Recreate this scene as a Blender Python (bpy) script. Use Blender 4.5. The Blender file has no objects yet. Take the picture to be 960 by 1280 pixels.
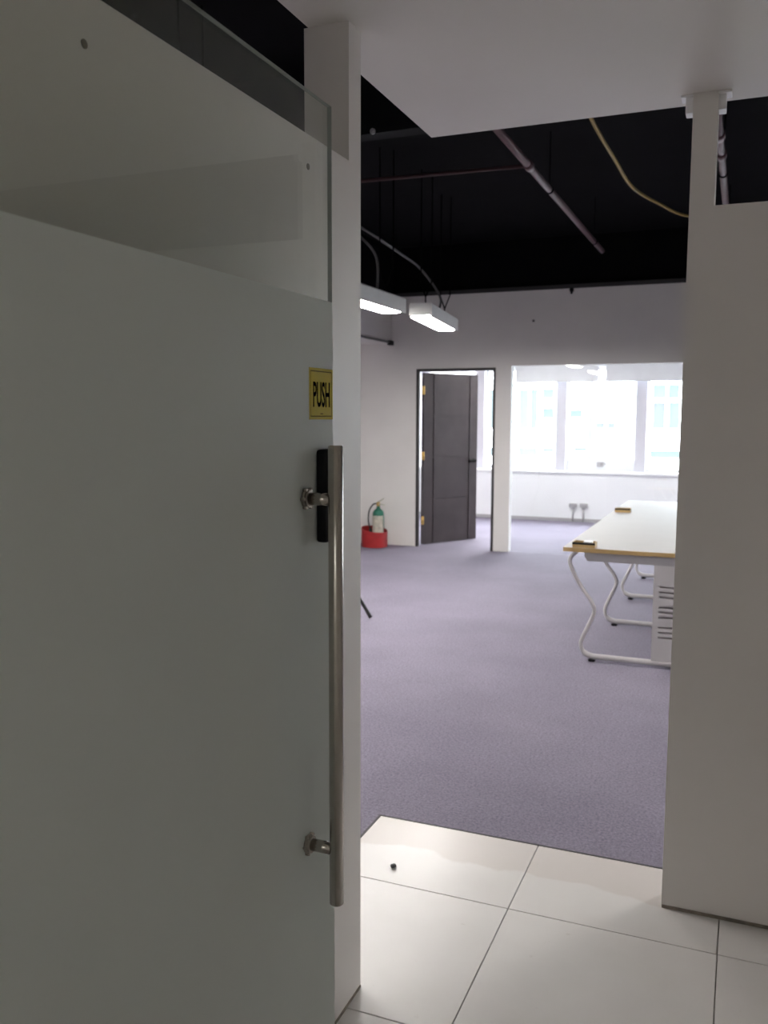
import bpy, bmesh, math, random
from mathutils import Vector, Matrix
random.seed(4)
S = bpy.context.scene
C = S.collection

# ------------------------------------------------------------------ camera
F_PX, YAW, PITCH, ROLL, EYE = 1094.5, 0.388519, 0.1095298, -0.0032635, 1.6
cy, sy, cp, sp = math.cos(YAW), math.sin(YAW), math.cos(PITCH), math.sin(PITCH)
fwd = Vector((-sy*cp, cy*cp, -sp)); r0 = Vector((cy, sy, 0)); d0 = fwd.cross(r0)
right = r0*math.cos(ROLL) + d0*math.sin(ROLL); down = d0*math.cos(ROLL) - r0*math.sin(ROLL)
cam_data = bpy.data.cameras.new('camera')
cam = bpy.data.objects.new('camera', cam_data); C.objects.link(cam)
M = Matrix((right, -down, -fwd)).transposed().to_4x4(); M.translation = (0, 0, EYE)
cam.matrix_world = M
cam_data.sensor_fit = 'AUTO'; cam_data.sensor_width = 36.0
cam_data.lens = F_PX/1280*36
cam_data.clip_start = 0.03; cam_data.clip_end = 300
cam_data.dof.use_dof = True; cam_data.dof.focus_distance = 2.1; cam_data.dof.aperture_fstop = 5.5
S.camera = cam

# ------------------------------------------------------------------ world / exposure
W = bpy.data.worlds.new('overcast_sky'); S.world = W; W.use_nodes = True
bg = W.node_tree.nodes['Background']
bg.inputs[0].default_value = (0.925, 0.95, 1.0, 1); bg.inputs[1].default_value = 28.0
LAMP = 120.0         # radiance of the fluorescent diffusers
LOBBY_FILL = 17.0  # radiance of the added lobby fill panel
S.view_settings.view_transform = 'Standard'; S.view_settings.look = 'None'
S.view_settings.gamma = 1.0; S.view_settings.exposure = 0.0; S.view_settings.use_curve_mapping = False
S.cycles.use_denoising = True
S.cycles.max_bounces = 14; S.cycles.diffuse_bounces = 10; S.cycles.glossy_bounces = 6
S.cycles.transmission_bounces = 8; S.cycles.transparent_max_bounces = 16
S.cycles.caustics_reflective = False; S.cycles.caustics_refractive = False
S.cycles.sample_clamp_indirect = 8.0
# daylight through the windows: a sampling portal in the window wall (gives off nothing itself)
pl = bpy.data.lights.new('window_portal', 'AREA'); pl.shape = 'RECTANGLE'; pl.size = 12.0; pl.size_y = 1.7
pl.cycles.is_portal = True
po = bpy.data.objects.new('window_portal', pl); C.objects.link(po)
po.location = (0.6, 13.78, 1.55); po.rotation_euler = (-math.pi/2, 0, 0)

# ------------------------------------------------------------------ materials
def nodes(name):
    m = bpy.data.materials.new(name); m.use_nodes = True
    return m, m.node_tree, m.node_tree.nodes['Principled BSDF']
def rgb(c): return (c[0], c[1], c[2], 1)
def mat(name, col, rough=0.6, metal=0.0, var=0.06, scale=6.0, bump=0.0, bscale=120.0, spec=0.5, aniso=None):
    m, t, b = nodes(name)
    tc = t.nodes.new('ShaderNodeTexCoord')
    n = t.nodes.new('ShaderNodeTexNoise'); n.inputs['Scale'].default_value = scale; n.inputs['Detail'].default_value = 5
    t.links.new(tc.outputs['Object'], n.inputs['Vector'])
    rp = t.nodes.new('ShaderNodeValToRGB')
    rp.color_ramp.elements[0].position = 0.3; rp.color_ramp.elements[1].position = 0.7
    rp.color_ramp.elements[0].color = rgb([max(0, x*(1-var)) for x in col])
    rp.color_ramp.elements[1].color = rgb([min(1, x*(1+var)) for x in col])
    t.links.new(n.outputs['Fac'], rp.inputs['Fac']); t.links.new(rp.outputs['Color'], b.inputs['Base Color'])
    b.inputs['Roughness'].default_value = rough; b.inputs['Metallic'].default_value = metal
    b.inputs['Specular IOR Level'].default_value = spec
    if bump:
        n2 = t.nodes.new('ShaderNodeTexNoise'); n2.inputs['Scale'].default_value = bscale; n2.inputs['Detail'].default_value = 4
        if aniso:
            mp = t.nodes.new('ShaderNodeMapping'); mp.inputs['Scale'].default_value = aniso
            t.links.new(tc.outputs['Object'], mp.inputs['Vector']); t.links.new(mp.outputs['Vector'], n2.inputs['Vector'])
        else:
            t.links.new(tc.outputs['Object'], n2.inputs['Vector'])
        bp = t.nodes.new('ShaderNodeBump'); bp.inputs['Strength'].default_value = bump; bp.inputs['Distance'].default_value = 0.004
        t.links.new(n2.outputs['Fac'], bp.inputs['Height']); t.links.new(bp.outputs['Normal'], b.inputs['Normal'])
    return m
def glow(name, col, strength):
    m, t, b = nodes(name)
    b.inputs['Base Color'].default_value = rgb((0.9, 0.9, 0.88)); b.inputs['Roughness'].default_value = 0.4
    b.inputs['Emission Color'].default_value = rgb(col); b.inputs['Emission Strength'].default_value = strength
    return m
def thin_glass(name, tint, ior_f0=0.04, gain=1.0):
    # one pane face: clear transmission with a Schlick reflection (same from both sides)
    m = bpy.data.materials.new(name); m.use_nodes = True; t = m.node_tree; t.nodes.clear()
    o = t.nodes.new('ShaderNodeOutputMaterial'); mx = t.nodes.new('ShaderNodeMixShader')
    tr = t.nodes.new('ShaderNodeBsdfTransparent'); gl = t.nodes.new('ShaderNodeBsdfGlossy')
    tr.inputs['Color'].default_value = rgb(tint); gl.inputs['Roughness'].default_value = 0.0
    gl.inputs['Color'].default_value = (0.95, 1, 0.97, 1)
    lw = t.nodes.new('ShaderNodeLayerWeight'); lw.inputs['Blend'].default_value = 0.5
    pw = t.nodes.new('ShaderNodeMath'); pw.operation = 'POWER'; pw.inputs[1].default_value = 5.0
    ma = t.nodes.new('ShaderNodeMath'); ma.operation = 'MULTIPLY_ADD'
    ma.inputs[1].default_value = (1-ior_f0)*gain; ma.inputs[2].default_value = ior_f0*gain
    t.links.new(lw.outputs['Facing'], pw.inputs[0]); t.links.new(pw.outputs[0], ma.inputs[0])
    t.links.new(ma.outputs[0], mx.inputs['Fac']); t.links.new(tr.outputs[0], mx.inputs[1]); t.links.new(gl.outputs[0], mx.inputs[2])
    t.links.new(mx.outputs[0], o.inputs['Surface'])
    return m

PAINT = mat('white_paint', (0.74, 0.72, 0.70), 0.55, var=0.03, scale=2.5, bump=0.08, bscale=260)
PAINT_L = mat('lobby_paint', (0.735, 0.71, 0.69), 0.5, var=0.03, scale=2.0, bump=0.10, bscale=240)
SOFFIT = mat('ceiling_paint', (0.74, 0.72, 0.675), 0.6, var=0.02, scale=2.0, bump=0.05, bscale=300)
FARWALL = mat('far_room_paint', (0.76, 0.76, 0.78), 0.6, var=0.02, scale=3.0)
BLACK = mat('matte_black_paint', (0.0028, 0.0028, 0.0034), 0.9, var=0.3, scale=3.0, spec=0.1)
BLACKB = mat('black_beam_paint', (0.006, 0.0065, 0.0075), 0.8, var=0.2, scale=3.0, spec=0.15)
GREYTRIM = mat('dark_grey_trim', (0.035, 0.034, 0.036), 0.6)
DARK_BROWN = mat('dark_brown', (0.20, 0.175, 0.145), 0.8, var=0.4, scale=30)  # mottled brown for wall-foot joints and screw holes
GROUT = mat('grout', (0.30, 0.28, 0.26), 0.9, var=0.3, scale=20)
WOODBLACK = mat('espresso_veneer', (0.040, 0.031, 0.034), 0.55, var=0.2, scale=5, bump=0.05, bscale=60, aniso=(14, 14, 0.8), spec=0.2)
FRAME = mat('black_brown_frame', (0.030, 0.027, 0.027), 0.45, var=0.15)
BRASS = mat('brass', (0.55, 0.36, 0.12), 0.35, metal=1.0, var=0.1)
BLACKMETAL = mat('black_metal', (0.007, 0.006, 0.006), 0.4, var=0.2)
LEVER = mat('black_lever_finish', (0.003, 0.003, 0.003), 0.7, spec=0.1)
HANGWIRE = mat('black_wire', (0.003, 0.003, 0.003), 0.8, spec=0.1)
BLACKPLASTIC = mat('black_plastic', (0.004, 0.004, 0.005), 0.5, var=0.2, spec=0.2)
STEEL = mat('brushed_steel', (0.46, 0.43, 0.39), 0.22, metal=1.0, var=0.06, scale=40, bump=0.02, bscale=200, aniso=(30, 30, 0.6))
STEELD = mat('worn_steel', (0.36, 0.33, 0.29), 0.3, metal=1.0, var=0.2, scale=60)
YELLOW = mat('yellow_sticker', (0.50, 0.40, 0.03), 0.6, var=0.05, scale=30, spec=0.1)
INK = mat('black_ink', (0.012, 0.011, 0.008), 1.0, var=0.1, spec=0.0)
INKY = mat('olive_border_ink', (0.13, 0.10, 0.01), 0.7, var=0.1, spec=0.05)
GLASSEDGE = mat('glass_edge', (0.30, 0.33, 0.31), 0.3, var=0.05)
DOORGLASS = thin_glass('door_glass', (0.93, 0.945, 0.925), 0.04, 0.85)
def film_mat():
    m, t, b = nodes('frosted_film')
    tl = t.nodes.new('ShaderNodeBsdfTranslucent'); mx = t.nodes.new('ShaderNodeMixShader')
    tc = t.nodes.new('ShaderNodeTexCoord'); n = t.nodes.new('ShaderNodeTexNoise'); n.inputs['Scale'].default_value = 3
    rp_ = t.nodes.new('ShaderNodeValToRGB'); rp_.color_ramp.elements[0].color = (0.75, 0.795, 0.765, 1); rp_.color_ramp.elements[1].color = (0.79, 0.835, 0.805, 1)
    t.links.new(tc.outputs['Object'], n.inputs['Vector']); t.links.new(n.outputs['Fac'], rp_.inputs['Fac'])
    for q in (b.inputs['Base Color'], tl.inputs['Color']): t.links.new(rp_.outputs['Color'], q)
    b.inputs['Roughness'].default_value = 0.55; b.inputs['Specular IOR Level'].default_value = 0.3
    mx.inputs['Fac'].default_value = 0.30
    o = t.nodes['Material Output']
    t.links.new(b.outputs[0], mx.inputs[1]); t.links.new(tl.outputs[0], mx.inputs[2]); t.links.new(mx.outputs[0], o.inputs['Surface'])
    return m
FILM = film_mat()
PARTGLASS = thin_glass('partition_glass', (0.97, 0.985, 0.985))
WINGLASS = thin_glass('window_glass', (0.97, 0.99, 0.99))
ALU = mat('window_aluminium', (0.62, 0.62, 0.65), 0.45, var=0.03)
MULL = mat('mullion_cladding', (0.55, 0.54, 0.59), 0.5, var=0.03)
SILL = mat('white_sill', (0.85, 0.85, 0.85), 0.4, var=0.02)
BLIND = mat('blind_fabric', (0.74, 0.74, 0.76), 0.8, var=0.03, bump=0.05, bscale=400)
RED = mat('red_enamel', (0.34, 0.016, 0.018), 0.45, var=0.12, scale=12)
GREEN = mat('green_enamel', (0.008, 0.12, 0.075), 0.3, var=0.1)
CREAM = mat('cream_label', (0.50, 0.48, 0.40), 0.5, var=0.25, scale=18)
RUBBER = mat('black_rubber', (0.02, 0.022, 0.02), 0.6, var=0.1)
PALEMETAL = mat('pale_zinc', (0.50, 0.50, 0.42), 0.35, metal=0.7, var=0.1)
DESKTOP = mat('white_laminate', (0.39, 0.375, 0.365), 0.5, var=0.02, scale=4, spec=0.22)
WOODEDGE = mat('oak_edging', (0.46, 0.31, 0.13), 0.5, var=0.15, scale=8, bump=0.05, bscale=50, aniso=(2, 30, 30))
WHITEMETAL = mat('white_powder_coat', (0.48, 0.46, 0.465), 0.4, var=0.03)
GREYMETAL = mat('grey_powder_coat', (0.33, 0.315, 0.325), 0.45, var=0.04)
SLOT = mat('vent_shadow_backing', (0.34, 0.31, 0.315), 0.8, var=0.1)
FIXT = mat('fixture_enamel', (0.70, 0.70, 0.68), 0.4, var=0.03)
GREYCABLE = mat('grey_cable', (0.10, 0.10, 0.10), 0.6)
PIPE = mat('maroon_pipe_paint', (0.11, 0.055, 0.060), 0.45, var=0.25, scale=9)
DARKPIPE = mat('dark_maroon_paint', (0.05, 0.018, 0.02), 0.6)
YCABLE = mat('yellow_cable', (0.28, 0.19, 0.025), 0.6, var=0.1)
GREYBOX = mat('grey_conduit', (0.35, 0.34, 0.35), 0.5)
BRACKET = mat('white_plastic_bracket', (0.85, 0.85, 0.86), 0.4, var=0.02)
DIFF = glow('lit_diffuser', (1.0, 0.965, 0.93), LAMP)
DIFF_FILL = glow('lobby_fill_glow', (0.98, 0.98, 0.94), LOBBY_FILL)
FACADE = mat('pale_render', (0.82, 0.83, 0.84), 0.8, var=0.03, scale=0.3)
TEAL = mat('teal_glazing', (0.046, 0.058, 0.059), 0.6, var=0.10, scale=0.4, spec=0.1)
LAV = mat('grey_louvre', (0.046, 0.050, 0.056), 0.7, var=0.08, scale=0.5, spec=0.1)
GROUND = mat('asphalt', (0.25, 0.25, 0.25), 0.9)
WHITEBODY = mat('white_gloss', (0.9, 0.9, 0.9), 0.25, var=0.02)

def carpet_mat():
    m, t, b = nodes('loop_carpet')
    tc = t.nodes.new('ShaderNodeTexCoord')
    a = t.nodes.new('ShaderNodeTexNoise'); a.inputs['Scale'].default_value = 90; a.inputs['Detail'].default_value = 6; a.inputs['Roughness'].default_value = 0.75
    l = t.nodes.new('ShaderNodeTexNoise'); l.inputs['Scale'].default_value = 1.3; l.inputs['Detail'].default_value = 4
    for n in (a, l): t.links.new(tc.outputs['Object'], n.inputs['Vector'])
    r1 = t.nodes.new('ShaderNodeValToRGB'); r1.color_ramp.elements[0].position = 0.30; r1.color_ramp.elements[1].position = 0.72
    r1.color_ramp.elements[0].color = (0.108, 0.096, 0.130, 1); r1.color_ramp.elements[1].color = (0.290, 0.264, 0.325, 1)
    r2 = t.nodes.new('ShaderNodeValToRGB'); r2.color_ramp.elements[0].position = 0.35; r2.color_ramp.elements[1].position = 0.65
    r2.color_ramp.elements[0].color = (0.86, 0.86, 0.87, 1); r2.color_ramp.elements[1].color = (1, 1, 1, 1)
    t.links.new(a.outputs['Fac'], r1.inputs['Fac']); t.links.new(l.outputs['Fac'], r2.inputs['Fac'])
    mx = t.nodes.new('ShaderNodeMix'); mx.data_type = 'RGBA'; mx.blend_type = 'MULTIPLY'; mx.inputs['Factor'].default_value = 1
    t.links.new(r1.outputs['Color'], mx.inputs['A']); t.links.new(r2.outputs['Color'], mx.inputs['B'])
    t.links.new(mx.outputs['Result'], b.inputs['Base Color'])
    b.inputs['Roughness'].default_value = 0.95; b.inputs['Specular IOR Level'].default_value = 0.15
    bp = t.nodes.new('ShaderNodeBump'); bp.inputs['Strength'].default_value = 0.5; bp.inputs['Distance'].default_value = 0.004
    t.links.new(a.outputs['Fac'], bp.inputs['Height']); t.links.new(bp.outputs['Normal'], b.inputs['Normal'])
    return m
CARPET = carpet_mat()

def tile_mat():
    m, t, b = nodes('porcelain_tile')
    tc = t.nodes.new('ShaderNodeTexCoord')
    n = t.nodes.new('ShaderNodeTexNoise'); n.inputs['Scale'].default_value = 2.2; n.inputs['Detail'].default_value = 6
    n2 = t.nodes.new('ShaderNodeTexNoise'); n2.inputs['Scale'].default_value = 3.2; n2.inputs['Detail'].default_value = 5
    n3 = t.nodes.new('ShaderNodeTexNoise'); n3.inputs['Scale'].default_value = 26; n3.inputs['Detail'].default_value = 4
    for q in (n, n2, n3): t.links.new(tc.outputs['Object'], q.inputs['Vector'])
    r = t.nodes.new('ShaderNodeValToRGB'); r.color_ramp.elements[0].position = 0.3; r.color_ramp.elements[1].position = 0.7
    r.color_ramp.elements[0].color = (0.53, 0.51, 0.495, 1); r.color_ramp.elements[1].color = (0.60, 0.58, 0.565, 1)
    t.links.new(n.outputs['Fac'], r.inputs['Fac'])
    # beige adhesive residue along the carpet edge (object space = world for the tiles)
    sx = t.nodes.new('ShaderNodeSeparateXYZ'); t.links.new(tc.outputs['Object'], sx.inputs[0])
    ad = t.nodes.new('ShaderNodeMath'); ad.operation = 'MULTIPLY_ADD'; ad.inputs[1].default_value = 0.22
    t.links.new(n2.outputs['Fac'], ad.inputs[0]); t.links.new(sx.outputs['Y'], ad.inputs[2])
    ss = t.nodes.new('ShaderNodeMapRange'); ss.interpolation_type = 'SMOOTHSTEP'
    ss.inputs['From Min'].default_value = 2.985; ss.inputs['From Max'].default_value = 3.005; ss.inputs['To Max'].default_value = 0.75
    t.links.new(ad.outputs[0], ss.inputs['Value'])
    mx = t.nodes.new('ShaderNodeMix'); mx.data_type = 'RGBA'
    t.links.new(ss.outputs['Result'], mx.inputs['Factor']); t.links.new(r.outputs['Color'], mx.inputs['A']); mx.inputs['B'].default_value = (0.495, 0.455, 0.43, 1)
    # scattered scuffs
    sc_ = t.nodes.new('ShaderNodeMapRange'); sc_.inputs['From Min'].default_value = 0.70; sc_.inputs['From Max'].default_value = 0.78; sc_.inputs['To Max'].default_value = 0.4
    t.links.new(n3.outputs['Fac'], sc_.inputs['Value'])
    mx2 = t.nodes.new('ShaderNodeMix'); mx2.data_type = 'RGBA'
    t.links.new(sc_.outputs['Result'], mx2.inputs['Factor']); t.links.new(mx.outputs['Result'], mx2.inputs['A']); mx2.inputs['B'].default_value = (0.40, 0.37, 0.34, 1)
    t.links.new(mx2.outputs['Result'], b.inputs['Base Color'])
    rr = t.nodes.new('ShaderNodeMapRange'); rr.inputs['To Min'].default_value = 0.285; rr.inputs['To Max'].default_value = 0.37
    b.inputs['Specular IOR Level'].default_value = 0.24
    t.links.new(n2.outputs['Fac'], rr.inputs['Value']); t.links.new(rr.outputs['Result'], b.inputs['Roughness'])
    return m
TILE = tile_mat()

# ------------------------------------------------------------------ mesh helpers
def nb(): return bmesh.new()
def box(bm, x0, x1, y0, y1, z0, z1, bevel=0.0, seg=1):
    vs = [bm.verts.new(p) for p in ((x0,y0,z0),(x1,y0,z0),(x1,y1,z0),(x0,y1,z0),(x0,y0,z1),(x1,y0,z1),(x1,y1,z1),(x0,y1,z1))]
    fs = [bm.faces.new([vs[i] for i in q]) for q in ((3,2,1,0),(4,5,6,7),(0,1,5,4),(1,2,6,5),(2,3,7,6),(3,0,4,7))]
    if bevel:
        es = list({e for f in fs for e in f.edges})
        bmesh.ops.bevel(bm, geom=es, offset=bevel, segments=seg, affect='EDGES', profile=0.6)
    return bm
def smooth_path(pts, n=6, closed=False):
    P = [Vector(p) for p in pts]; out = []
    for i in range(len(P)-1):
        p0 = P[max(i-1, 0)]; p1 = P[i]; p2 = P[i+1]; p3 = P[min(i+2, len(P)-1)]
        for k in range(n):
            t = k/n
            out.append(0.5*((2*p1)+(p2-p0)*t+(2*p0-5*p1+4*p2-p3)*t*t+(3*p1-p0-3*p2+p3)*t**3))
    out.append(P[-1]); return out
def tube(bm, pts, r, seg=10, cap=True, sx=1.0):
    P = [Vector(p) for p in pts]; rings = []
    up = Vector((0, 0, 1)); d = (P[1]-P[0]).normalized()
    if abs(d.dot(up)) > 0.9: up = Vector((0, 1, 0))
    nrm = (up - d*up.dot(d)).normalized()
    for i, p in enumerate(P):
        d = ((P[i+1]-p) if i == 0 else (p-P[i-1]) if i == len(P)-1 else (P[i+1]-P[i-1])).normalized()
        nrm = (nrm - d*nrm.dot(d)).normalized(); b = d.cross(nrm)
        rr = r[i] if isinstance(r, (list, tuple)) else r
        rings.append([bm.verts.new(p + nrm*rr*math.cos(2*math.pi*k/seg) + b*rr*sx*math.sin(2*math.pi*k/seg)) for k in range(seg)])
    for a, b in zip(rings, rings[1:]):
        for k in range(seg):
            f = bm.faces.new((a[k], a[(k+1) % seg], b[(k+1) % seg], b[k])); f.smooth = True
    if cap:
        bm.faces.new(list(reversed(rings[0]))); bm.faces.new(rings[-1])
    return bm
def rod(bm, a, b, r, seg=20): return tube(bm, [a, b], r, seg)
def lathe(bm, prof, cx=0, cy_=0, seg=24):
    rings = []
    for (r, z) in prof:
        rings.append([bm.verts.new((cx+r*math.cos(2*math.pi*k/seg), cy_+r*math.sin(2*math.pi*k/seg), z)) for k in range(seg)] if r > 1e-6 else [bm.verts.new((cx, cy_, z))])
    for a, b in zip(rings, rings[1:]):
        for k in range(seg):
            k2 = (k+1) % seg
            if len(a) == 1: f = bm.faces.new((a[0], b[k2], b[k]))
            elif len(b) == 1: f = bm.faces.new((a[k], a[k2], b[0]))
            else: f = bm.faces.new((a[k], a[k2], b[k2], b[k]))
            f.smooth = True
    return bm
def wloc(o):
    v = Vector((0, 0, 0))
    while o is not None: v += o.location; o = o.parent
    return v
def obj(name, bm, material, parent=None, origin=None, local=False, bevel=0.0):
    """links bm as ONE mesh object. Coordinates are the world's unless local=True (then the parent's)."""
    bmesh.ops.recalc_face_normals(bm, faces=bm.faces[:])
    o = None
    off = Vector((0, 0, 0)) if local else (wloc(parent) if parent else Vector(origin or (0, 0, 0)))
    if off.length: bmesh.ops.translate(bm, verts=bm.verts[:], vec=-off)
    me = bpy.data.meshes.new(name); bm.to_mesh(me); bm.free()
    for mm in (material if isinstance(material, (list, tuple)) else [material]): me.materials.append(mm)
    o = bpy.data.objects.new(name, me); C.objects.link(o)
    if parent: o.parent = parent
    elif origin: o.location = origin
    if bevel:
        md = o.modifiers.new('bevel', 'BEVEL'); md.width = bevel; md.segments = 2; md.limit_method = 'ANGLE'
    return o
def tag(o, label=None, cat=None, group=None, kind=None):
    if label: o['label'] = label
    if cat: o['category'] = cat
    if group: o['group'] = group
    if kind: o['kind'] = kind
    return o
def thing(name, loc, label, cat, group=None, rz=0.0, kind=None):
    o = bpy.data.objects.new(name, None); C.objects.link(o); o.empty_display_size = 0.1
    o.location = loc; o.rotation_euler = (0, 0, rz)
    return tag(o, label, cat, group, kind)
def struct(name, bm, m, label, parent=None, bevel=0.0):
    o = obj(name, bm, m, parent, bevel=bevel)
    if parent is None: tag(o, label, None, None, 'structure')
    return o
def copy_tree(o, parent=None):
    c = o.copy(); C.objects.link(c); c.parent = parent
    for ch in list(o.children): copy_tree(ch, c)
    return c

# ------------------------------------------------------------------ main dimensions (metres, camera foot at the origin)
XL, XLo = -0.932, -1.054       # lobby's left low wall: near face, far face
YR = 2.86                      # right low wall: near face
YB, YB2 = 10.04, 10.16         # back partition
YW = 13.40                     # window wall
HW = 2.225                     # top of the low walls
ZS = 2.553                     # lobby ceiling
ZC = 3.60                      # black open ceiling
X0, X1, Y0 = -5.60, 6.50, -3.10
XR = 1.65                      # lobby's right wall

# ------------------------------------------------------------------ floor: slab, tiles, carpet
fb = nb(); box(fb, X0-0.2, X1+0.2, Y0-0.2, YW+0.3, -0.20, -0.010)
floor = struct('floor', fb, GROUT, 'pale tiled lobby floor and purple grey carpet beyond')
TXE, TYE, TW, J = -1.285, 3.115, 0.640, 0.0014
xs = [TXE, -0.645, -0.005, 0.635, 1.275, XR+0.06]
ys = [TYE] + [2.657-TW*k for k in range(9)] + [Y0]
for i in range(len(xs)-1):
    for j in range(len(ys)-1):
        if xs[i+1]-xs[i] < 0.02 or ys[j]-ys[j+1] < 0.02: continue
        t = nb(); box(t, xs[i]+J, xs[i+1]-J, ys[j+1]+J, ys[j]-J, -0.012, 0.0, bevel=0.0012)
        obj('tile', t, TILE, floor)
cb = nb()
box(cb, X0, X1, TYE+0.006, YW, -0.012, 0.001)
box(cb, X0, TXE-0.006, Y0, TYE+0.006, -0.012, 0.001)
box(cb, XR+0.06, X1, Y0, TYE+0.006, -0.012, 0.001)
obj('carpet', cb, CARPET, floor)
es = nb()
box(es, TXE-0.007, XR+0.06, TYE, TYE+0.007, -0.012, 0.0015)
box(es, TXE-0.007, TXE, Y0, TYE, -0.012, 0.0015)
obj('edge_strip', es, GREYTRIM, floor)

# ------------------------------------------------------------------ ceilings
b = nb(); box(b, X0-0.2, X1+0.2, Y0-0.2, YW+0.3, ZC, ZC+0.2)
ceil_black = struct('ceiling', b, BLACK, 'black painted open ceiling over the office')
b = nb(); box(b, -1.042, XR+0.06, Y0, 2.966, ZS, ZS+0.14)
soffit = struct('ceiling', b, SOFFIT, 'white flat lobby ceiling slab ending short of the office')
b = nb(); box(b, X0, X1, 4.80, 4.92, 3.205, ZC)  # black beam crossing below the open ceiling
struct('ceiling_beam', b, BLACKB, 'black beam under the open ceiling, partly hidden by the lobby ceiling')

# ------------------------------------------------------------------ lobby walls
b = nb(); box(b, XLo, XL, Y0, 2.041, 0, HW)
wl = struct('wall_left', b, PAINT_L, 'white low wall behind the glass door, open above')
b = nb(); box(b, XLo, XL, 2.041, 2.113, 0, ZS); struct('post', b, PAINT_L, None, wl)
for (yy, zz) in ((1.096, 2.147), (1.82, 2.155)):
    b = nb(); rod(b, (XL-0.002, yy, zz), (XL+0.001, yy, zz), 0.007); obj('screw_hole', b, DARK_BROWN, wl)
b = nb(); box(b, -0.183, XR, YR, YR+0.10, 0, HW)
wr = struct('wall_right', b, PAINT_L, 'white low wall on the right of the lobby opening')
b = nb(); box(b, -0.183, -0.113, YR, YR+0.10, HW, ZS); struct('post', b, PAINT_L, None, wr)
b = nb(); box(b, -0.181, XR, YR-0.004, YR, 0.0, 0.010); tag(obj('trim_1', b, DARK_BROWN), 'dark joint along the foot of the right wall', None, None, 'structure')  # thin dark strip along the wall foot
b = nb(); box(b, XL, XL+0.003, Y0, 2.11, 0.0, 0.007); tag(obj('trim_2', b, DARK_BROWN), 'dark joint along the foot of the left wall', None, None, 'structure')
b = nb(); box(b, XR, XR+0.10, Y0, YR+0.10, 0, ZS); struct('wall_lobby', b, PAINT_L, 'white lobby wall opposite the glass door')
b = nb(); box(b, X0-0.2, X1+0.2, Y0-0.2, Y0, 0, ZC); struct('wall_front', b, PAINT_L, 'white wall behind the lobby')
# white plastic angle brackets at the head of the right post
for s, xa in ((-1, -0.183), (1, -0.113)):
    t = thing('angle_bracket', (xa+s*0.01, YR+0.03, ZS), 'white plastic angle bracket on the %s of the right post head' % ('left' if s < 0 else 'right'), 'bracket', 'brackets at the right post head')
    b = nb(); x2 = xa+s*0.036
    box(b, min(xa, x2), max(xa, x2), YR+0.006, YR+0.066, ZS-0.006, ZS, bevel=0.0015)
    obj('flange', b, BRACKET, t)
    b = nb(); x3 = xa+s*0.022
    box(b, min(xa+s*0.0005, x3), max(xa+s*0.0005, x3), YR+0.010, YR+0.060, ZS-0.052, ZS-0.006, bevel=0.002)
    obj('block', b, BRACKET, t)

# ------------------------------------------------------------------ office shell
b = nb(); box(b, X0-0.2, X0, Y0, YW+0.3, 0, ZC); struct('wall_west', b, PAINT, 'white far left wall of the office')
b = nb(); box(b, X1, X1+0.2, Y0, YW+0.3, 0, ZC); struct('wall_east', b, PAINT, 'white far right wall of the office')
b = nb()
DX0, DX1, DZ = -3.690, -2.708, 2.160
box(b, X0, DX0, YB, YB2, 0, 3.02); box(b, DX0, DX1, YB, YB2, DZ, 3.02); box(b, DX1, -2.522, YB, YB2, 0, 3.02)
box(b, -2.522, X1, YB, YB2, 2.178, 3.02)
wb = struct('wall_back', b, PAINT, 'white back partition with the dark door and the glass')
b = nb(); box(b, X0, X1, YB+0.02, YB2, 3.02, ZC); struct('upper_panel', b, BLACK, None, wb)
b = nb(); box(b, X0, X1, YB-0.02, YB+0.04, 3.02, 3.065); struct('top_rail', b, GREYTRIM, None, wb)
b = nb(); box(b, X0, -4.012, 3.2, YB, 2.467, 3.02)
bk = struct('wall_bulkhead', b, PAINT, 'white bulkhead along the far left of the office')
b = nb(); box(b, X0, -4.012, 3.2, YB+0.02, 3.02, ZC); obj('upper_panel', b, BLACK, bk)
b = nb(); rod(b, (-3.995, 3.3, 2.478), (-3.995, 9.92, 2.478), 0.012); obj('conduit', b, GREYCABLE, bk)
b = nb(); box(b, -4.02, -3.97, 9.90, 10.0, 2.445, 2.50, bevel=0.006); obj('conduit_end', b, BLACKPLASTIC, bk)
b = nb(); box(b, X0, X1, YB2, YW+0.3, 2.62, 2.80); struct('ceiling', b, SOFFIT, 'white ceiling of the room behind the glass')

# frameless glass partition
wp = thing('window_1', (-2.52, YB+0.06, 0), 'clear frameless glass partition with a view of the far windows', None, kind='structure')
gx = -2.522
while gx < X1-0.1:
    g2 = min(gx+1.10, X1)
    b = nb(); box(b, gx+0.002, g2-0.002, YB+0.055, YB+0.065, 0.004, 2.178)
    obj('pane', b, PARTGLASS, wp); gx = g2

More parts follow.
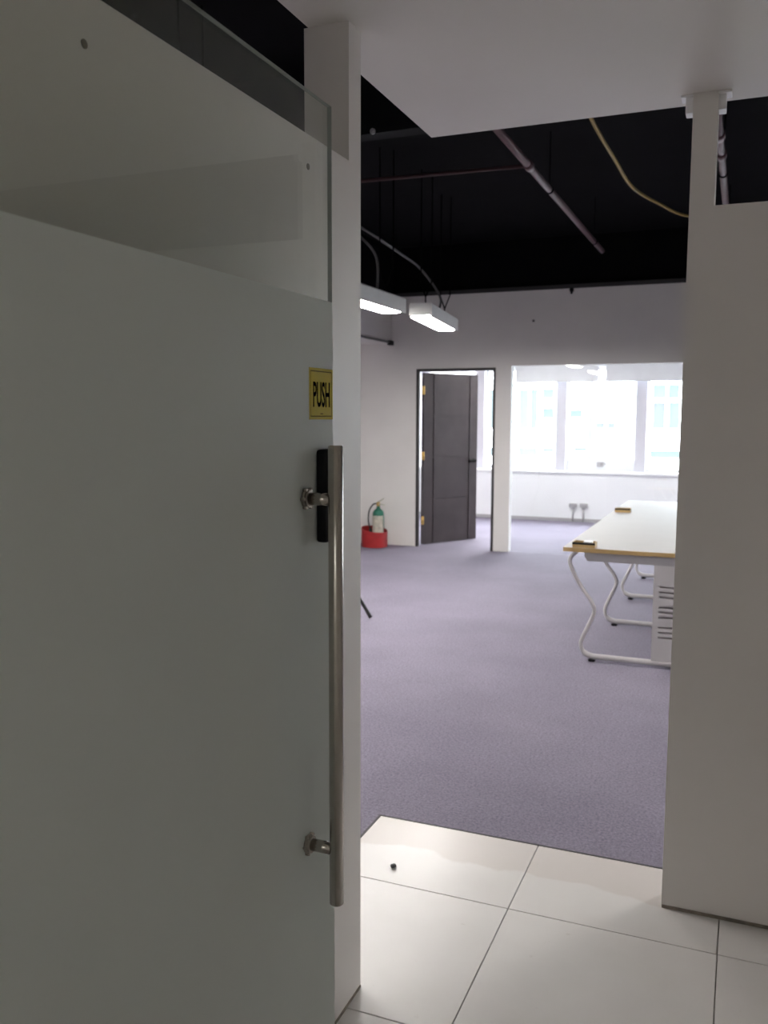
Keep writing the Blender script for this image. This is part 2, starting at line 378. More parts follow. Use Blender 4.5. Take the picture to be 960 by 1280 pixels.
# back door
dr = thing('door_1', (DX0, YB, 0), 'dark brown panelled door standing ajar in the back wall', None, kind='structure')
b = nb(); box(b, DX0, DX0+0.036, YB-0.008, YB+0.035, 0, DZ); box(b, DX1-0.030, DX1, YB-0.008, YB+0.035, 0, DZ)
box(b, DX0+0.036, DX1-0.030, YB-0.008, YB+0.035, DZ-0.030, DZ)
obj('door_frame', b, FRAME, dr)
leaf_e = None
def door_leaf():
    # local: hinge line at the origin, leaf runs +x, visible face toward -y
    w, h, th = 0.905, 2.115, 0.045
    b = nb(); box(b, 0.0, w, 0.010, th, 0.0, h)              # core behind the grooves
    gv = [0.155, w-0.145]; gh = [0.55, 1.09, 1.63]; g = 0.021
    xs_ = [0.0, gv[0], gv[1], w]; zs_ = [0.0]+[h*0.265, h*0.51, h*0.75]+[h]
    for i in range(3):
        if i != 1:
            box(b, xs_[i]+(g/2 if i else 0), xs_[i+1]-(g/2 if i < 2 else 0), 0.0, 0.010, 0, h)
        else:
            for j in range(4):
                box(b, xs_[1]+g/2, xs_[2]-g/2, 0.0, 0.010, zs_[j]+(g/2 if j else 0), zs_[j+1]-(g/2 if j < 3 else 0))
    return b, w, h
lb, LWD, LHT = door_leaf()
HINGE = Vector((-3.640, YB2+0.012, 0.010)); ANG = math.radians(60)
leaf = obj('door_leaf', lb, WOODBLACK, dr, local=True)
leaf.location = HINGE - Vector(dr.location); leaf.rotation_euler = (0, 0, ANG)
b = nb(); rod(b, (LWD-0.065, 0.0, 1.02), (LWD-0.065, -0.012, 1.02), 0.026); rod(b, (LWD-0.065, -0.01, 1.02), (LWD-0.065, -0.055, 1.02), 0.010)
tube(b, smooth_path([(LWD-0.060, -0.052, 1.02), (LWD-0.11, -0.055, 1.022), (LWD-0.185, -0.050, 1.015)], 5), 0.016)
obj('lever_handle', b, LEVER, leaf, local=True)
b = nb(); box(b, LWD, LWD+0.002, 0.008, 0.034, 0.92, 1.12); box(b, LWD, LWD+0.012, 0.014, 0.028, 1.005, 1.035); obj('latch_plate', b, BRASS, leaf, local=True)
for z in (0.30, 1.10, 1.90):
    b = nb(); box(b, -0.030, 0.012, -0.004, -0.001, z-0.05, z+0.05); rod(b, (-0.006, -0.006, z-0.052), (-0.006, -0.006, z+0.052), 0.007, 12)
    obj('hinge', b, BRASS, leaf, local=True)
# small marks on the back wall
t = tag(obj('screw_anchor', rod(nb(), (-2.276, YB+0.002, 2.68), (-2.276, YB-0.012, 2.68), 0.013), BLACKMETAL, origin=(-2.276, YB, 2.68)), 'small dark screw anchor in the white back wall above the glass', 'anchor')
b = nb(); box(b, -1.872, -1.828, YB-0.035, YB-0.001, 2.985, 3.02, bevel=0.004); lathe(b, [(0.0, 2.955), (0.012, 2.96), (0.016, 2.985), (0.0, 2.99)], -1.85, YB-0.02, 12)
tag(obj('cable_clip', b, BLACKPLASTIC, origin=(-1.85, YB, 3.0)), 'small black clip at the top edge of the back wall', 'clip')

# ------------------------------------------------------------------ window wall of the far room
b = nb(); box(b, X0, X1, YW, YW+0.30, 0, 0.735); box(b, X0, X1, YW+0.05, YW+0.30, 2.33, 2.80)
wf = struct('wall_far', b, FARWALL, 'white window wall of the room behind the glass')
b = nb(); box(b, X0, X1, YW-0.03, YW+0.30, 0.735, 0.775, bevel=0.004); obj('window_sill', b, SILL, wf)
b = nb(); box(b, X0, X1, YW-0.010, YW, 0.0, 0.05); obj('baseboard', b, GREYBOX, wf)
cols = [-3.775+1.18*k for k in range(-1, 9)]; cols[1] = -3.885
for k, cx in enumerate(cols):
    b = nb(); box(b, cx-0.080, cx+0.080, YW+0.06, YW+0.26, 0.775, 2.33, bevel=0.004); obj('mullion', b, MULL, wf)
edges = [X0] + cols + [X1]
n = 1
for k in range(len(edges)-1):
    a = edges[k]+(0.08 if k else 0); c = edges[k+1]-(0.08 if k < len(edges)-2 else 0)
    if c-a < 0.15: continue
    n += 1
    center = abs((a+c)/2+2.005) < 0.1
    wn = thing('window_%d' % n, ((a+c)/2, YW+0.22, 0.775), 'window bay number %d from the left of the far window wall' % (n-1), None, kind='structure')
    z0 = 0.775; rail = 0.16 if center else 0.05
    b = nb(); fw = 0.022
    box(b, a, a+fw, YW+0.19, YW+0.25, z0, 2.33); box(b, c-fw, c, YW+0.19, YW+0.25, z0, 2.33)
    box(b, a+fw, c-fw, YW+0.19, YW+0.25, z0, z0+rail); box(b, a+fw, c-fw, YW+0.19, YW+0.25, 2.33-0.03, 2.33)
    obj('window_frame', b, ALU, wn)
    b = nb(); box(b, a+fw, c-fw, YW+0.215, YW+0.221, z0+rail, 2.30); obj('pane', b, WINGLASS, wn)
    if center:
        m_ = (a+c)/2; b = nb(); box(b, m_-0.05, m_+0.05, YW+0.165, YW+0.19, z0+0.06, z0+0.14, bevel=0.006); rod(b, (m_, YW+0.17, z0+0.10), (m_+0.09, YW+0.155, z0+0.11), 0.009, 10)
        obj('window_handle', b, GREYMETAL, wn)
# roller blinds
for i, (a, c) in enumerate(((-3.30, -2.025), (-1.945, -0.62))):
    t = thing('roller_blind', ((a+c)/2, YW-0.01, 2.45), '%s pale roller blind drawn up over the far windows' % ('left' if i == 0 else 'right'), 'blind', 'roller blinds on the far windows')
    b = nb(); rod(b, (a, YW, 2.44), (c, YW, 2.44), 0.035); obj('roller', b, BLIND, t)
    b = nb(); box(b, a+0.01, c-0.01, YW-0.036, YW-0.033, 2.125, 2.44); obj('fabric', b, BLIND, t)
    b = nb(); rod(b, (a+0.005, YW-0.0345, 2.120), (c-0.005, YW-0.0345, 2.120), 0.010); obj('bottom_bar', b, ALU, t)
    for xx in (a+0.02, c-0.02):
        b = nb(); box(b, xx-0.012, xx+0.012, YW-0.05, YW+0.055, 2.40, 2.49); obj('end_bracket', b, ALU, t)
# conduit outlets on the low wall under the windows
for i, xx in enumerate((-2.365, -2.205)):
    t = thing('wall_outlet', (xx, YW, 0.0), '%s grey outlet box with a conduit on the low far wall' % ('left' if i == 0 else 'right'), 'outlet', 'conduit outlets under the far windows')
    b = nb(); box(b, xx-0.058, xx+0.058, YW-0.045, YW-0.0005, 0.225, 0.285, bevel=0.006); obj('outlet_box', b, GREYBOX, t)
    b = nb(); box(b, xx-0.025, xx+0.025, YW-0.035, YW-0.0005, 0.19, 0.225, bevel=0.004); obj('reducer', b, GREYBOX, t)
    b = nb(); rod(b, (xx, YW-0.018, 0.002), (xx, YW-0.018, 0.19), 0.014, 12); obj('conduit', b, GREYBOX, t)

# ------------------------------------------------------------------ entrance glass door (door_2): swung open along the left wall
GX = -0.800; GT = 0.010; GY0, GY1 = 0.72, 1.668; GZ1 = 2.220
dd = thing('door_2', (GX, GY0, 0), 'clear greenish glass entrance door with steel pull handle, open against the left wall', None, kind='structure')
b = nb(); box(b, GX-GT, GX, GY0, GY1, 0.012, GZ1, bevel=0.0008)
b.faces.ensure_lookup_table()
for f in b.faces:
    f.normal_update()
    f.material_index = 0 if abs(f.normal.x) > 0.9 else 1
obj('glass_pane', b, [DOORGLASS, GLASSEDGE], dd)
b = nb(); box(b, GX, GX+0.0003, GY0, GY1, 0.012, 1.832); tag(obj('frosted_film', b, FILM, dd), 'matt frosted film covering the pane below eye level')
# pull handles on both faces
HY = 1.543
for s in (1,):
    xb = (GX if s > 0 else GX-GT); xbar = xb+s*(0.066 if s > 0 else 0.060)
    b = nb()
    rr = 0.0146; z0, z1 = 0.600, 1.542
    lathe(b, [(0.0, z0), (rr-0.002, z0), (rr, z0+0.002), (rr, z1-0.002), (rr-0.002, z1), (0.0, z1)], xbar, HY, 32)
    h = obj('pull_handle', b, STEEL, dd)
    for zz in (1.436, 0.717):
        b = nb(); rod(b, (xb+s*0.010, HY, zz), (xbar-s*0.010, HY, zz), 0.0125, 24); obj('standoff', b, STEEL, h)
        b = nb(); rod(b, (xb, HY, zz), (xb+s*0.006, HY, zz), 0.0195, 24); rod(b, (xb+s*0.006, HY, zz), (xb+s*0.011, HY, zz), 0.0175, 24)
        for k in range(6):
            a = k*math.pi/3; rod(b, (xb, HY+0.020*math.cos(a), zz+0.020*math.sin(a)), (xb+s*0.009, HY+0.020*math.cos(a), zz+0.020*math.sin(a)), 0.0035, 8)
        obj('flange', b, STEELD, h)
        b = nb(); rod(b, (GX-GT-0.006, HY, zz), (GX-GT, HY, zz), 0.012, 20); obj('bolt_cap', b, STEELD, h)
# black electronic lock clamped on the pane edge
b = nb(); box(b, GX+0.0005, GX+0.026, 1.586, 1.660, 1.342, 1.532, bevel=0.008, seg=3); box(b, GX-GT-0.022, GX-GT-0.0003, 1.586, 1.660, 1.342, 1.532, bevel=0.006, seg=2)
lk = obj('door_lock', b, BLACKPLASTIC, dd)
# PUSH sticker
SY0, SY1, SZ0, SZ1 = 1.560, 1.667, 1.592, 1.695
b = nb(); box(b, GX+0.0004, GX+0.0010, SY0, SY1, SZ0, SZ1); sg = obj('push_sign', b, YELLOW, dd); tag(sg, 'yellow sticker with black lettering')
b = nb(); xx = (GX+0.0010, GX+0.0013); i0 = 0.0055; lw_ = 0.0022
box(b, *xx, SY0+i0, SY1-i0, SZ1-i0-lw_, SZ1-i0); box(b, *xx, SY0+i0, SY1-i0, SZ0+i0, SZ0+i0+lw_)
box(b, *xx, SY0+i0, SY0+i0+0.0012, SZ0+i0+lw_, SZ1-i0-lw_); box(b, *xx, SY1-i0-0.0012, SY1-i0, SZ0+i0+lw_, SZ1-i0-lw_)
box(b, *xx, 1.609, 1.621, SZ0+0.0105, SZ0+0.0125)
obj('border', b, INKY, sg)
def text_mesh(s, y0, y1, z0, z1, x):
    cu = bpy.data.curves.new('lettering', 'FONT'); cu.body = s; cu.extrude = 0.0; cu.offset = 0.018; cu.resolution_u = 3
    o = bpy.data.objects.new('lettering_tmp', cu); C.objects.link(o)
    dg = bpy.context.evaluated_depsgraph_get(); dg.update()
    me = bpy.data.meshes.new_from_object(o.evaluated_get(dg)); bpy.data.objects.remove(o)
    bm = bmesh.new(); bm.from_mesh(me); bpy.data.meshes.remove(me)
    mx = [max(v.co[i] for v in bm.verts) for i in (0, 1)]; mn = [min(v.co[i] for v in bm.verts) for i in (0, 1)]
    for v in bm.verts:
        u = (v.co.x-mn[0])/(mx[0]-mn[0]); w = (v.co.y-mn[1])/(mx[1]-mn[1])
        v.co = Vector((x, y0+(y1-y0)*u, z0+(z1-z0)*w))
    r = bmesh.ops.extrude_face_region(bm, geom=bm.faces[:])
    bmesh.ops.translate(bm, verts=[e for e in r['geom'] if isinstance(e, bmesh.types.BMVert)], vec=(0.0003, 0, 0))
    return bm
obj('lettering', text_mesh('PUSH', 1.5765, 1.6520, 1.6165, 1.6680, GX+0.0010), INK, sg)
# floor pivot fitting at the hinge end
b = nb(); box(b, GX-GT-0.012, GX-GT-0.0003, GY0, GY0+0.16, 0.002, 0.055, bevel=0.003); box(b, GX+0.0003, GX+0.012, GY0, GY0+0.16, 0.002, 0.055, bevel=0.003); rod(b, (GX-0.005, GY0+0.055, 0.0), (GX-0.005, GY0+0.055, 0.012), 0.012)
obj('pivot_fitting', b, STEEL, dd)

# ------------------------------------------------------------------ pendant fluorescent lights
def pendant(loc, rz, label, group='pendant fluorescent lights'):
    t = thing('pendant_light', loc, label, 'light', group, rz)
    L, w, h = 1.22, 0.19, 0.115
    b = nb()
    prof = [(-w/2, 0.0), (-w/2, h-0.01), (-w/2+0.01, h), (w/2-0.01, h), (w/2, h-0.01), (w/2, 0.0), (w/2-0.012, 0.0), (w/2-0.012, 0.016), (-w/2+0.012, 0.016), (-w/2+0.012, 0.0)]
    e0 = [b.verts.new((x, -L/2, z)) for x, z in prof]; e1 = [b.verts.new((x, L/2, z)) for x, z in prof]
    for k in range(len(prof)):
        k2 = (k+1) % len(prof); b.faces.new((e0[k], e0[k2], e1[k2], e1[k]))
    b.faces.new(e0); b.faces.new(list(reversed(e1)))
    obj('housing', b, FIXT, t, local=True)
    b = nb(); lx, ly = w/2-0.014, L/2-0.03
    pts = [(-lx, -ly+0.05), (-lx+0.03, -ly), (lx-0.03, -ly), (lx, -ly+0.05), (lx, ly-0.05), (lx-0.03, ly), (-lx+0.03, ly), (-lx, ly-0.05)]
    lo = [b.verts.new((x*0.96, y*0.99, 0.001)) for x, y in pts]; hi = [b.verts.new((x, y, 0.014)) for x, y in pts]
    b.faces.new(lo); b.faces.new(list(reversed(hi)))
    for k in range(8): b.faces.new((lo[k], hi[k], hi[(k+1) % 8], lo[(k+1) % 8]))
    obj('diffuser', b, DIFF, t, local=True)
    for y in (-0.42, 0.42):
        b = nb(); up = ZC-loc[2]
        tube(b, [(0, y, h), (0.0, y, h+0.07), (-0.03, y-0.05, h+0.18), (-0.03, y-0.05, up)], 0.006, 8)
        tube(b, [(0, y, h+0.07), (0.04, y+0.05, h+0.20), (0.04, y+0.05, up)], 0.006, 8)
        obj('hanger', b, HANGWIRE, t, local=True)
    return t
def fill_panel(loc, label):  # unseen glowing panel added behind the camera to brighten the lobby
    t = thing('lobby_fill_panel', loc, label, 'light')
    b = nb(); box(b, -0.30, 0.30, -0.30, 0.30, -0.02, 0.0); obj('panel_frame', b, FIXT, t, local=True)
    b = nb(); box(b, -0.27, 0.27, -0.27, 0.27, -0.028, -0.0205); obj('diffuser', b, DIFF_FILL, t, local=True)
fill_panel((0.45, -2.5, ZS), 'square fill panel added under the lobby ceiling outside the view')
p1 = pendant((-2.59, 5.93, 2.40), 0.0, 'lit pendant fluorescent light nearer the white post, partly hidden')
p2 = copy_tree(p1); p2.location = (-2.565, 7.45, 2.40); p2.rotation_euler.z = math.radians(7.5)
p2['label'] = 'lit pendant fluorescent light farther off, above the dark door'
for (x, y, where) in ((-2.6, 3.4, 'left of the lobby'), (1.2, 5.2, 'beyond the lobby wall on the right')):
    q = copy_tree(p1); q.location = (x, y, 2.40); q['label'] = 'lit pendant fluorescent light out of view '+where; q['group'] = 'pendant lights out of view'
for (x, y, where) in ((-2.6, 11.6, 'left'), (0.6, 11.6, 'right')):  # unseen fixtures added to brighten the far room
    q = copy_tree(p1); q.location = (x, y, 2.47); q['label'] = 'lit '+where+' fill light added under the white ceiling of the far room, hidden by the wall'; q['group'] = 'added fill lights of the far room'
    for ch in list(q.children):
        if ch.name.startswith('hanger'): bpy.data.objects.remove(ch)
b = nb(); tube(b, smooth_path([(-2.95, 5.6, 3.45), (-2.80, 5.9, 3.02), (-2.72, 6.15, 3.0), (-2.70, 7.0, 2.93), (-2.66, 7.35, 2.86), (-2.58, 7.62, 2.66), (-2.60, 7.60, 2.52)], 6), 0.010, 8)
tube(b, smooth_path([(-2.80, 5.9, 3.02), (-2.70, 6.05, 2.93), (-2.60, 6.18, 2.78), (-2.60, 6.20, 2.52)], 6), 0.010, 8)
tag(obj('power_cable', b, GREYCABLE), 'grey power cable looping between the two lit pendant lights', 'cable')

# ------------------------------------------------------------------ ceiling services
def pipe_run(name, x, ya, yb_, z, label, cps):
    t = thing(name, (x, ya, z), label, 'pipe', 'maroon sprinkler pipes')
    b = nb(); rod(b, (x, ya, z), (x, yb_, z), 0.024, 16); obj('pipe', b, PIPE, t)
    for yy in cps:
        b = nb(); rod(b, (x, yy-0.05, z), (x, yy+0.05, z), 0.031, 16); obj('coupling', b, PIPE, t)
    for yy in (ya+0.6, (ya+yb_)/2+0.35, yb_-0.5):
        b = nb(); rod(b, (x, yy, z+0.024), (x, yy, ZC), 0.005, 8); rod(b, (x, yy-0.012, z), (x, yy+0.012, z), 0.029, 16); obj('pipe_hanger', b, HANGWIRE, t)
    return t
pr1 = pipe_run('sprinkler_pipe', -1.357, 3.2, 8.9, 3.20, 'maroon sprinkler pipe under the black ceiling, left of the yellow cable', (5.75,))
b = nb(); rod(b, (-1.357, 5.75, 3.20), (-4.0, 5.62, 3.20), 0.013, 12); obj('branch_pipe', b, DARKPIPE, pr1)
pr2 = pipe_run('sprinkler_pipe', -0.205, 3.2, 8.9, 3.20, 'maroon sprinkler pipe seen through the gap above the right wall', (5.55, 5.95))
b = nb(); tube(b, smooth_path([(-0.93, 4.2, 3.58), (-0.90, 4.5, 3.35), (-0.84, 5.016, 3.2), (-0.82, 5.8, 3.19), (-0.80, 6.56, 3.2), (-0.67, 7.12, 3.2), (-0.494, 7.62, 3.2), (-0.20, 8.2, 3.30), (0.3, 9.0, 3.40), (0.35, 9.1, 3.58)], 6), 0.011, 8)
tag(obj('yellow_cable', b, YCABLE), 'yellow cable sagging under the black ceiling', 'cable')
b = nb(); rod(b, (-2.04, 4.80, 3.215), (-2.04, 4.79, 3.215), 0.016, 16); rod(b, (-2.04, 4.79, 3.215), (-2.04, 4.782, 3.215), 0.009, 12)
tag(obj('beam_fitting', b, GREYBOX, origin=(-2.04, 4.80, 3.215)), 'small pale round fitting on the black ceiling beam', 'fitting')

# ------------------------------------------------------------------ bench desk
def desk():
    DX, DY0, DY1, ZT = -1.062, 5.690, 9.20, 0.750
    DXR = 0.360
    t = thing('bench_desk', ((DX+DXR)/2, (DY0+DY1)/2, 0), 'long white bench desk with oak edging and wavy white legs', 'desk')
    b = nb(); box(b, DX+0.002, DXR-0.002, DY0+0.002, DY1-0.002, ZT-0.026, ZT)
    obj('tabletop', b, DESKTOP, t)
    b = nb(); box(b, DX, DXR, DY0, DY0+0.0018, ZT-0.027, ZT-0.0005); box(b, DX, DX+0.0018, DY0+0.0018, DY1-0.0018, ZT-0.027, ZT-0.0005)
    box(b, DXR-0.0018, DXR, DY0+0.0018, DY1-0.0018, ZT-0.027, ZT-0.0005); box(b, DX, DXR, DY1-0.0018, DY1, ZT-0.027, ZT-0.0005)
    obj('edge_band', b, WOODEDGE, t); 
    ZU = ZT-0.0265
    b = nb()
    prof = [(-0.925, ZU), (-0.925, ZU-0.030), (-0.905, ZU-0.058), (0.205, ZU-0.058), (0.225, ZU-0.030), (0.225, ZU)]
    e0 = [b.verts.new((x, DY0+0.012, z)) for x, z in prof]; e1 = [b.verts.new((x, DY0+0.040, z)) for x, z in prof]
    for k in range(6): b.faces.new((e0[k], e0[(k+1) % 6], e1[(k+1) % 6], e1[k]))
    b.faces.new(e0); b.faces.new(list(reversed(e1)))
    obj('apron', b, GREYMETAL, t)
    b = nb()
    for xx in (-0.72, 0.02): box(b, xx-0.02, xx+0.02, DY0+0.04, DY1-0.06, ZU-0.045, ZU-0.001)
    obj('underframe', b, GREYMETAL, t)
    # wavy leg frame, one per trestle, profile in the xz plane
    half = [(-0.975, ZU), (-1.010, 0.690), (-1.019, 0.645), (-0.985, 0.565), (-0.932, 0.476), (-0.872, 0.395), (-0.853, 0.335), (-0.880, 0.255), (-0.925, 0.150), (-0.932, 0.095), (-0.905, 0.050), (-0.855, 0.034)]
    mir = [(2*(DX+DXR)/2-x, z) for x, z in reversed(half)]
    path = smooth_path([(x, 0, z) for x, z in half], 5)+smooth_path([(x, 0, z) for x, z in mir], 5)
    b = nb(); tube(b, path, [0.019 if p.z < 0.06 else 0.0135 for p in path], 12)
    l0 = obj('leg', b, WHITEMETAL, t, local=True)
    for xx in (-0.86, -0.86+2*0.509):
        ft = nb(); lathe(ft, [(0.0, 0.001), (0.022, 0.001), (0.024, 0.012), (0.012, 0.020), (0.0, 0.020)], xx, 0, 14)
        obj('foot', ft, BLACKPLASTIC, l0, local=True)
    base = Vector((0, 0, 0)) - Vector(t.location)
    for k, yy in enumerate((5.715, 6.785, 7.835, 8.915)):
        l = l0 if k == 0 else l0.copy()
        if k:
            C.objects.link(l); l.parent = t
            for f0 in l0.children:
                f = f0.copy(); C.objects.link(f); f.parent = l
        l.location = base + Vector((0, yy, 0))
    # slotted cable riser
    PX0, PX1, PY0, PY1, PZ0, PZ1 = -0.488, -0.215, DY0+0.012, DY0+0.030, 0.030, ZU-0.058
    slots = []
    for g0 in (0.535, 0.405, 0.275):
        for k in range(3): slots.append((g0-k*0.032-0.012, g0-k*0.032))
    slots.sort()
    b = nb(); SX0, SX1 = -0.452, -0.250
    box(b, PX0, SX0, PY0, PY1, PZ0, PZ1); box(b, SX1, PX1, PY0, PY1, PZ0, PZ1)
    z = PZ0
    for a, c in slots: box(b, SX0, SX1, PY0, PY1, z, a); z = c
    box(b, SX0, SX1, PY0, PY1, z, PZ1)
    obj('vented_panel', b, WHITEMETAL, t)
    b = nb(); box(b, PX0+0.01, PX1-0.01, PY1, PY1+0.004, PZ0+0.01, PZ1-0.01); obj('vent_backing', b, SLOT, t)
    return t
desk()
def tray(x0, x1, y0, y1, label):
    z = 0.7502; t = thing('desk_tray', ((x0+x1)/2, (y0+y1)/2, z), label, 'tray', 'wooden trays on the desk')
    b = nb(); h = 0.036; w = 0.006
    box(b, x0, x1, y0, y0+w, z, z+h-0.016); box(b, x0, x1, y1-w, y1, z, z+h); box(b, x0, x0+w, y0+w, y1-w, z, z+h); box(b, x1-w, x1, y0+w, y1-w, z, z+h); box(b, x0+w, x1-w, y0+w, y1-w, z, z+0.005)
    obj('tray_body', b, WOODEDGE, t)
    b = nb(); box(b, x0+w, x1-w, y0+w, y1-w, z+0.005, z+0.022); box(b, x0, x1, y0, y0+0.003, z+h-0.016, z+h-0.002); obj('black_liner', b, BLACKPLASTIC, t)
    return t
tray(-1.005, -0.860, 5.700, 5.790, 'small wooden tray with black lining on the near desk corner')
tray(-1.040, -0.905, 7.985, 8.060, 'small wooden tray lying halfway along the white desk')
b = nb(); box(b, -0.935, -0.880, 5.712, 5.772, 0.7730, 0.7920, bevel=0.003, seg=2)
tag(obj('eraser', b, WHITEBODY, origin=(-0.907, 5.742, 0.773)), 'small white block lying on the black liner of the near tray', 'block')
b = nb(); tube(b, smooth_path([(-0.395, 6.30, 0.756), (-0.36, 6.30, 0.766), (-0.30, 6.32, 0.757)], 5), 0.006, 8)
tag(obj('black_cable_end', b, BLACKPLASTIC, origin=(-0.35, 6.3, 0.75)), 'black cable end lying on the white desktop by the right wall edge', 'cable')

# ------------------------------------------------------------------ fire extinguisher in a red bin
BX, BY = -4.155, 9.845
t = thing('extinguisher_bin', (BX, BY, 0.001), 'red round metal bin holding the green extinguisher by the back wall', 'bin')
b = nb(); seg = 32; R_ = 0.160
def rim(a): return 0.213 - 0.026*math.cos(a) + 0.012*math.sin(a)
rows = []
for (r, f) in ((R_, 0.0), (R_, 1.0), (R_-0.004, 1.0), (R_-0.004, 0.03)):
    rows.append([b.verts.new((BX+r*math.cos(2*math.pi*k/seg), BY+r*math.sin(2*math.pi*k/seg), 0.001+f*rim(2*math.pi*k/seg))) for k in range(seg)])
for a, c in zip(rows, rows[1:]):
    for k in range(seg): ff = b.faces.new((a[k], a[(k+1) % seg], c[(k+1) % seg], c[k])); ff.smooth = False
b.faces.new(list(reversed(rows[0]))); b.faces.new(rows[-1])
obj('bin_shell', b, RED, t)
t = thing('fire_extinguisher', (BX, BY, 0.02), 'green fire extinguisher with cream label standing in the red bin', 'fire extinguisher')
EX, EY = BX+0.050, BY
b = nb(); lathe(b, [(0.0, 0.012), (0.066, 0.012), (0.070, 0.02), (0.070, 0.400), (0.066, 0.425), (0.050, 0.452), (0.028, 0.468), (0.022, 0.480), (0.022, 0.500), (0.0, 0.500)], EX, EY, 28); obj('cylinder', b, GREEN, t)
b = nb(); seg = 20
a0, a1 = math.radians(-165), math.radians(-15); prev = None
for k in range(seg+1):
    a = a0+(a1-a0)*k/seg
    cur = [b.verts.new((EX+r*math.cos(a), EY+r*math.sin(a), z)) for r, z in ((0.0705, 0.16), (0.0705, 0.385), (0.0715, 0.385), (0.0715, 0.16))]
    if prev:
        for i in range(4): b.faces.new((prev[i], prev[(i+1) % 4], cur[(i+1) % 4], cur[i]))
    else: b.faces.new(cur)
    prev = cur
b.faces.new(list(reversed(prev)))
obj('paper_label', b, CREAM, t)
b = nb(); lathe(b, [(0.0, 0.500), (0.020, 0.500), (0.024, 0.512), (0.020, 0.545), (0.0, 0.55)], EX, EY, 16); obj('valve', b, BRASS, t)
b = nb(); tube(b, [(EX-0.01, EY-0.01, 0.548), (EX+0.04, EY-0.03, 0.570), (EX+0.09, EY-0.045, 0.600)], 0.008, 8); obj('squeeze_lever', b, PALEMETAL, t)
b = nb(); tube(b, [(EX, EY-0.015, 0.525), (EX+0.05, EY-0.035, 0.528), (EX+0.105, EY-0.05, 0.520)], 0.007, 8); obj('carry_handle', b, PALEMETAL, t)
b = nb(); tube(b, smooth_path([(EX-0.018, EY-0.01, 0.530), (EX-0.06, EY-0.02, 0.520), (EX-0.105, EY-0.03, 0.450), (EX-0.118, EY-0.035, 0.36), (EX-0.112, EY-0.035, 0.28), (EX-0.095, EY-0.03, 0.22)], 5), 0.009, 10); obj('hose', b, RUBBER, t)
b = nb(); tube(b, [(EX-0.095, EY-0.03, 0.225), (EX-0.091, EY-0.03, 0.18), (EX-0.088, EY-0.03, 0.10)], [0.014, 0.020, 0.026], 12); obj('nozzle', b, RUBBER, t)

# ------------------------------------------------------------------ black tripod stand, mostly behind the post
t = thing('tripod_stand', (-3.02, 6.25, 0), 'black tripod stand whose splayed foot shows beside the white post', 'stand')
b = nb(); rod(b, (-3.02, 6.25, 0.50), (-3.02, 6.25, 1.15), 0.014, 12); obj('pole', b, BLACKMETAL, t)
b = nb(); rod(b, (-3.02, 6.25, 0.47), (-3.02, 6.25, 0.55), 0.030, 16); obj('hub', b, BLACKPLASTIC, t)
for fx, fy in ((-2.655, 6.22), (-3.22, 6.56), (-3.20, 5.94)):
    b = nb(); tube(b, smooth_path([(-3.02+(fx+3.02)*0.06, 6.25+(fy-6.25)*0.06, 0.50), (-3.02+(fx+3.02)*0.55, 6.25+(fy-6.25)*0.55, 0.255), (fx, fy, 0.018)], 6), [0.011]*6+[0.011+0.0008*k for k in range(7)], 10)
    obj('leg', b, BLACKMETAL, t)

# ------------------------------------------------------------------ debris on the tiles
b = bmesh.new(); bmesh.ops.create_icosphere(b, subdivisions=2, radius=0.0105)
for v in b.verts: v.co = Vector((v.co.x*(1+random.uniform(-.15, .15)), v.co.y*(1.15+random.uniform(-.15, .15)), v.co.z*0.7*(1+random.uniform(-.15, .15))))
bmesh.ops.translate(b, verts=b.verts[:], vec=(-1.086, 2.753, 0.0085))
tag(obj('debris_lump', b, BLACKMETAL, origin=(-1.086, 2.753, 0.0)), 'small dark lump of debris on the pale tiles', 'debris')

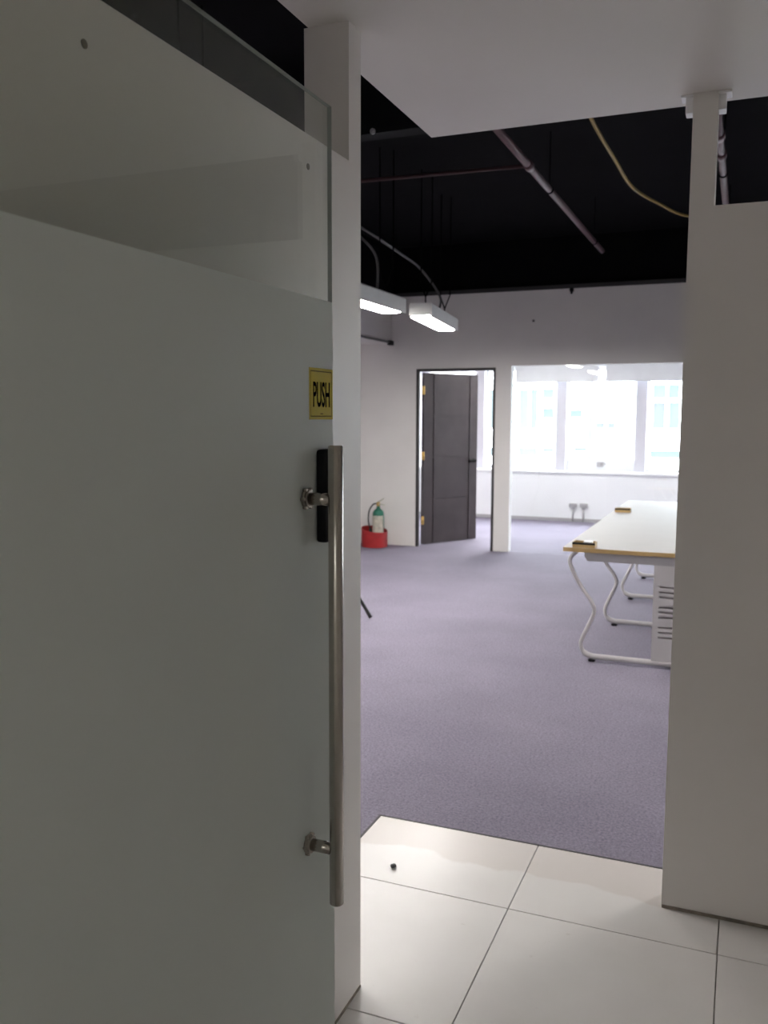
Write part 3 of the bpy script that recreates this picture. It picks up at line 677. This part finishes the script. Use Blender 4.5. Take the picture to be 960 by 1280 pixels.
# ------------------------------------------------------------------ outside
b = nb(); box(b, -90, 90, 16, 140, -14.4, -14); tag(obj('ground', b, GROUND), 'street level outside far below', None, None, 'structure')
YF = 40.0
def px(x, y, Y=YF):
    d = right*((x-480)/F_PX) + down*((y-640)/F_PX) + fwd
    k = Y/d.y; return d.x*k, EYE+d.z*k
def building(x0, x1, ztop, label, wins):
    t = thing('office_building', ((x0+x1)/2, YF, -14), label, 'building', 'buildings outside the windows')
    b = nb(); box(b, x0, x1, YF, YF+12, -14, ztop); obj('wall', b, FACADE, t)
    b = nb(); box(b, x0-0.2, x1+0.2, YF-0.3, YF+12.2, ztop, ztop+0.4); obj('roof_parapet', b, FACADE, t)
    for (a, bb, c, d, mt, split) in wins:
        xa, za = px(a, bb); xc, zc = px(c, d)
        f = nb(); w = 0.10
        box(f, xa-w, xc+w, YF-0.12, YF, za, za+w); box(f, xa-w, xc+w, YF-0.12, YF, zc-w, zc)
        box(f, xa-w, xa, YF-0.12, YF, zc, za); box(f, xc, xc+w, YF-0.12, YF, zc, za)
        if split:
            xm, _ = px(split, d); box(f, xm-0.05, xm+0.05, YF-0.12, YF, zc, za)
        fr = obj('window', f, FACADE, t)
        f = nb(); box(f, xa, xc, YF-0.05, YF-0.002, zc, za); obj('pane', f, mt, fr)
xm, _ = px(737, 500)
building(-40, xm-0.15, 7.5, 'pale office building outside, left of the middle of the window', [
    (650, 487, 672, 536, TEAL, 662), (679, 486, 693, 498, TEAL, None), (679, 510, 693, 523, TEAL, None),
    (649, 559, 672, 570, TEAL, None), (679, 560, 693, 565, TEAL, None), (710, 512, 728, 522, TEAL, None), (718, 559, 734, 564, TEAL, None),
    (612, 487, 640, 536, TEAL, 626), (612, 559, 640, 570, TEAL, None)])
building(xm+0.15, 40, 6.6, 'pale office building outside, right of the middle of the window', [
    (745, 528, 757, 536, LAV, None), (759, 528, 769, 536, LAV, None),
    (817, 481, 849, 498, TEAL, 834), (817, 503, 831, 536, LAV, None), (837, 503, 849, 536, TEAL, None), (813, 563, 850, 573, TEAL, None)])
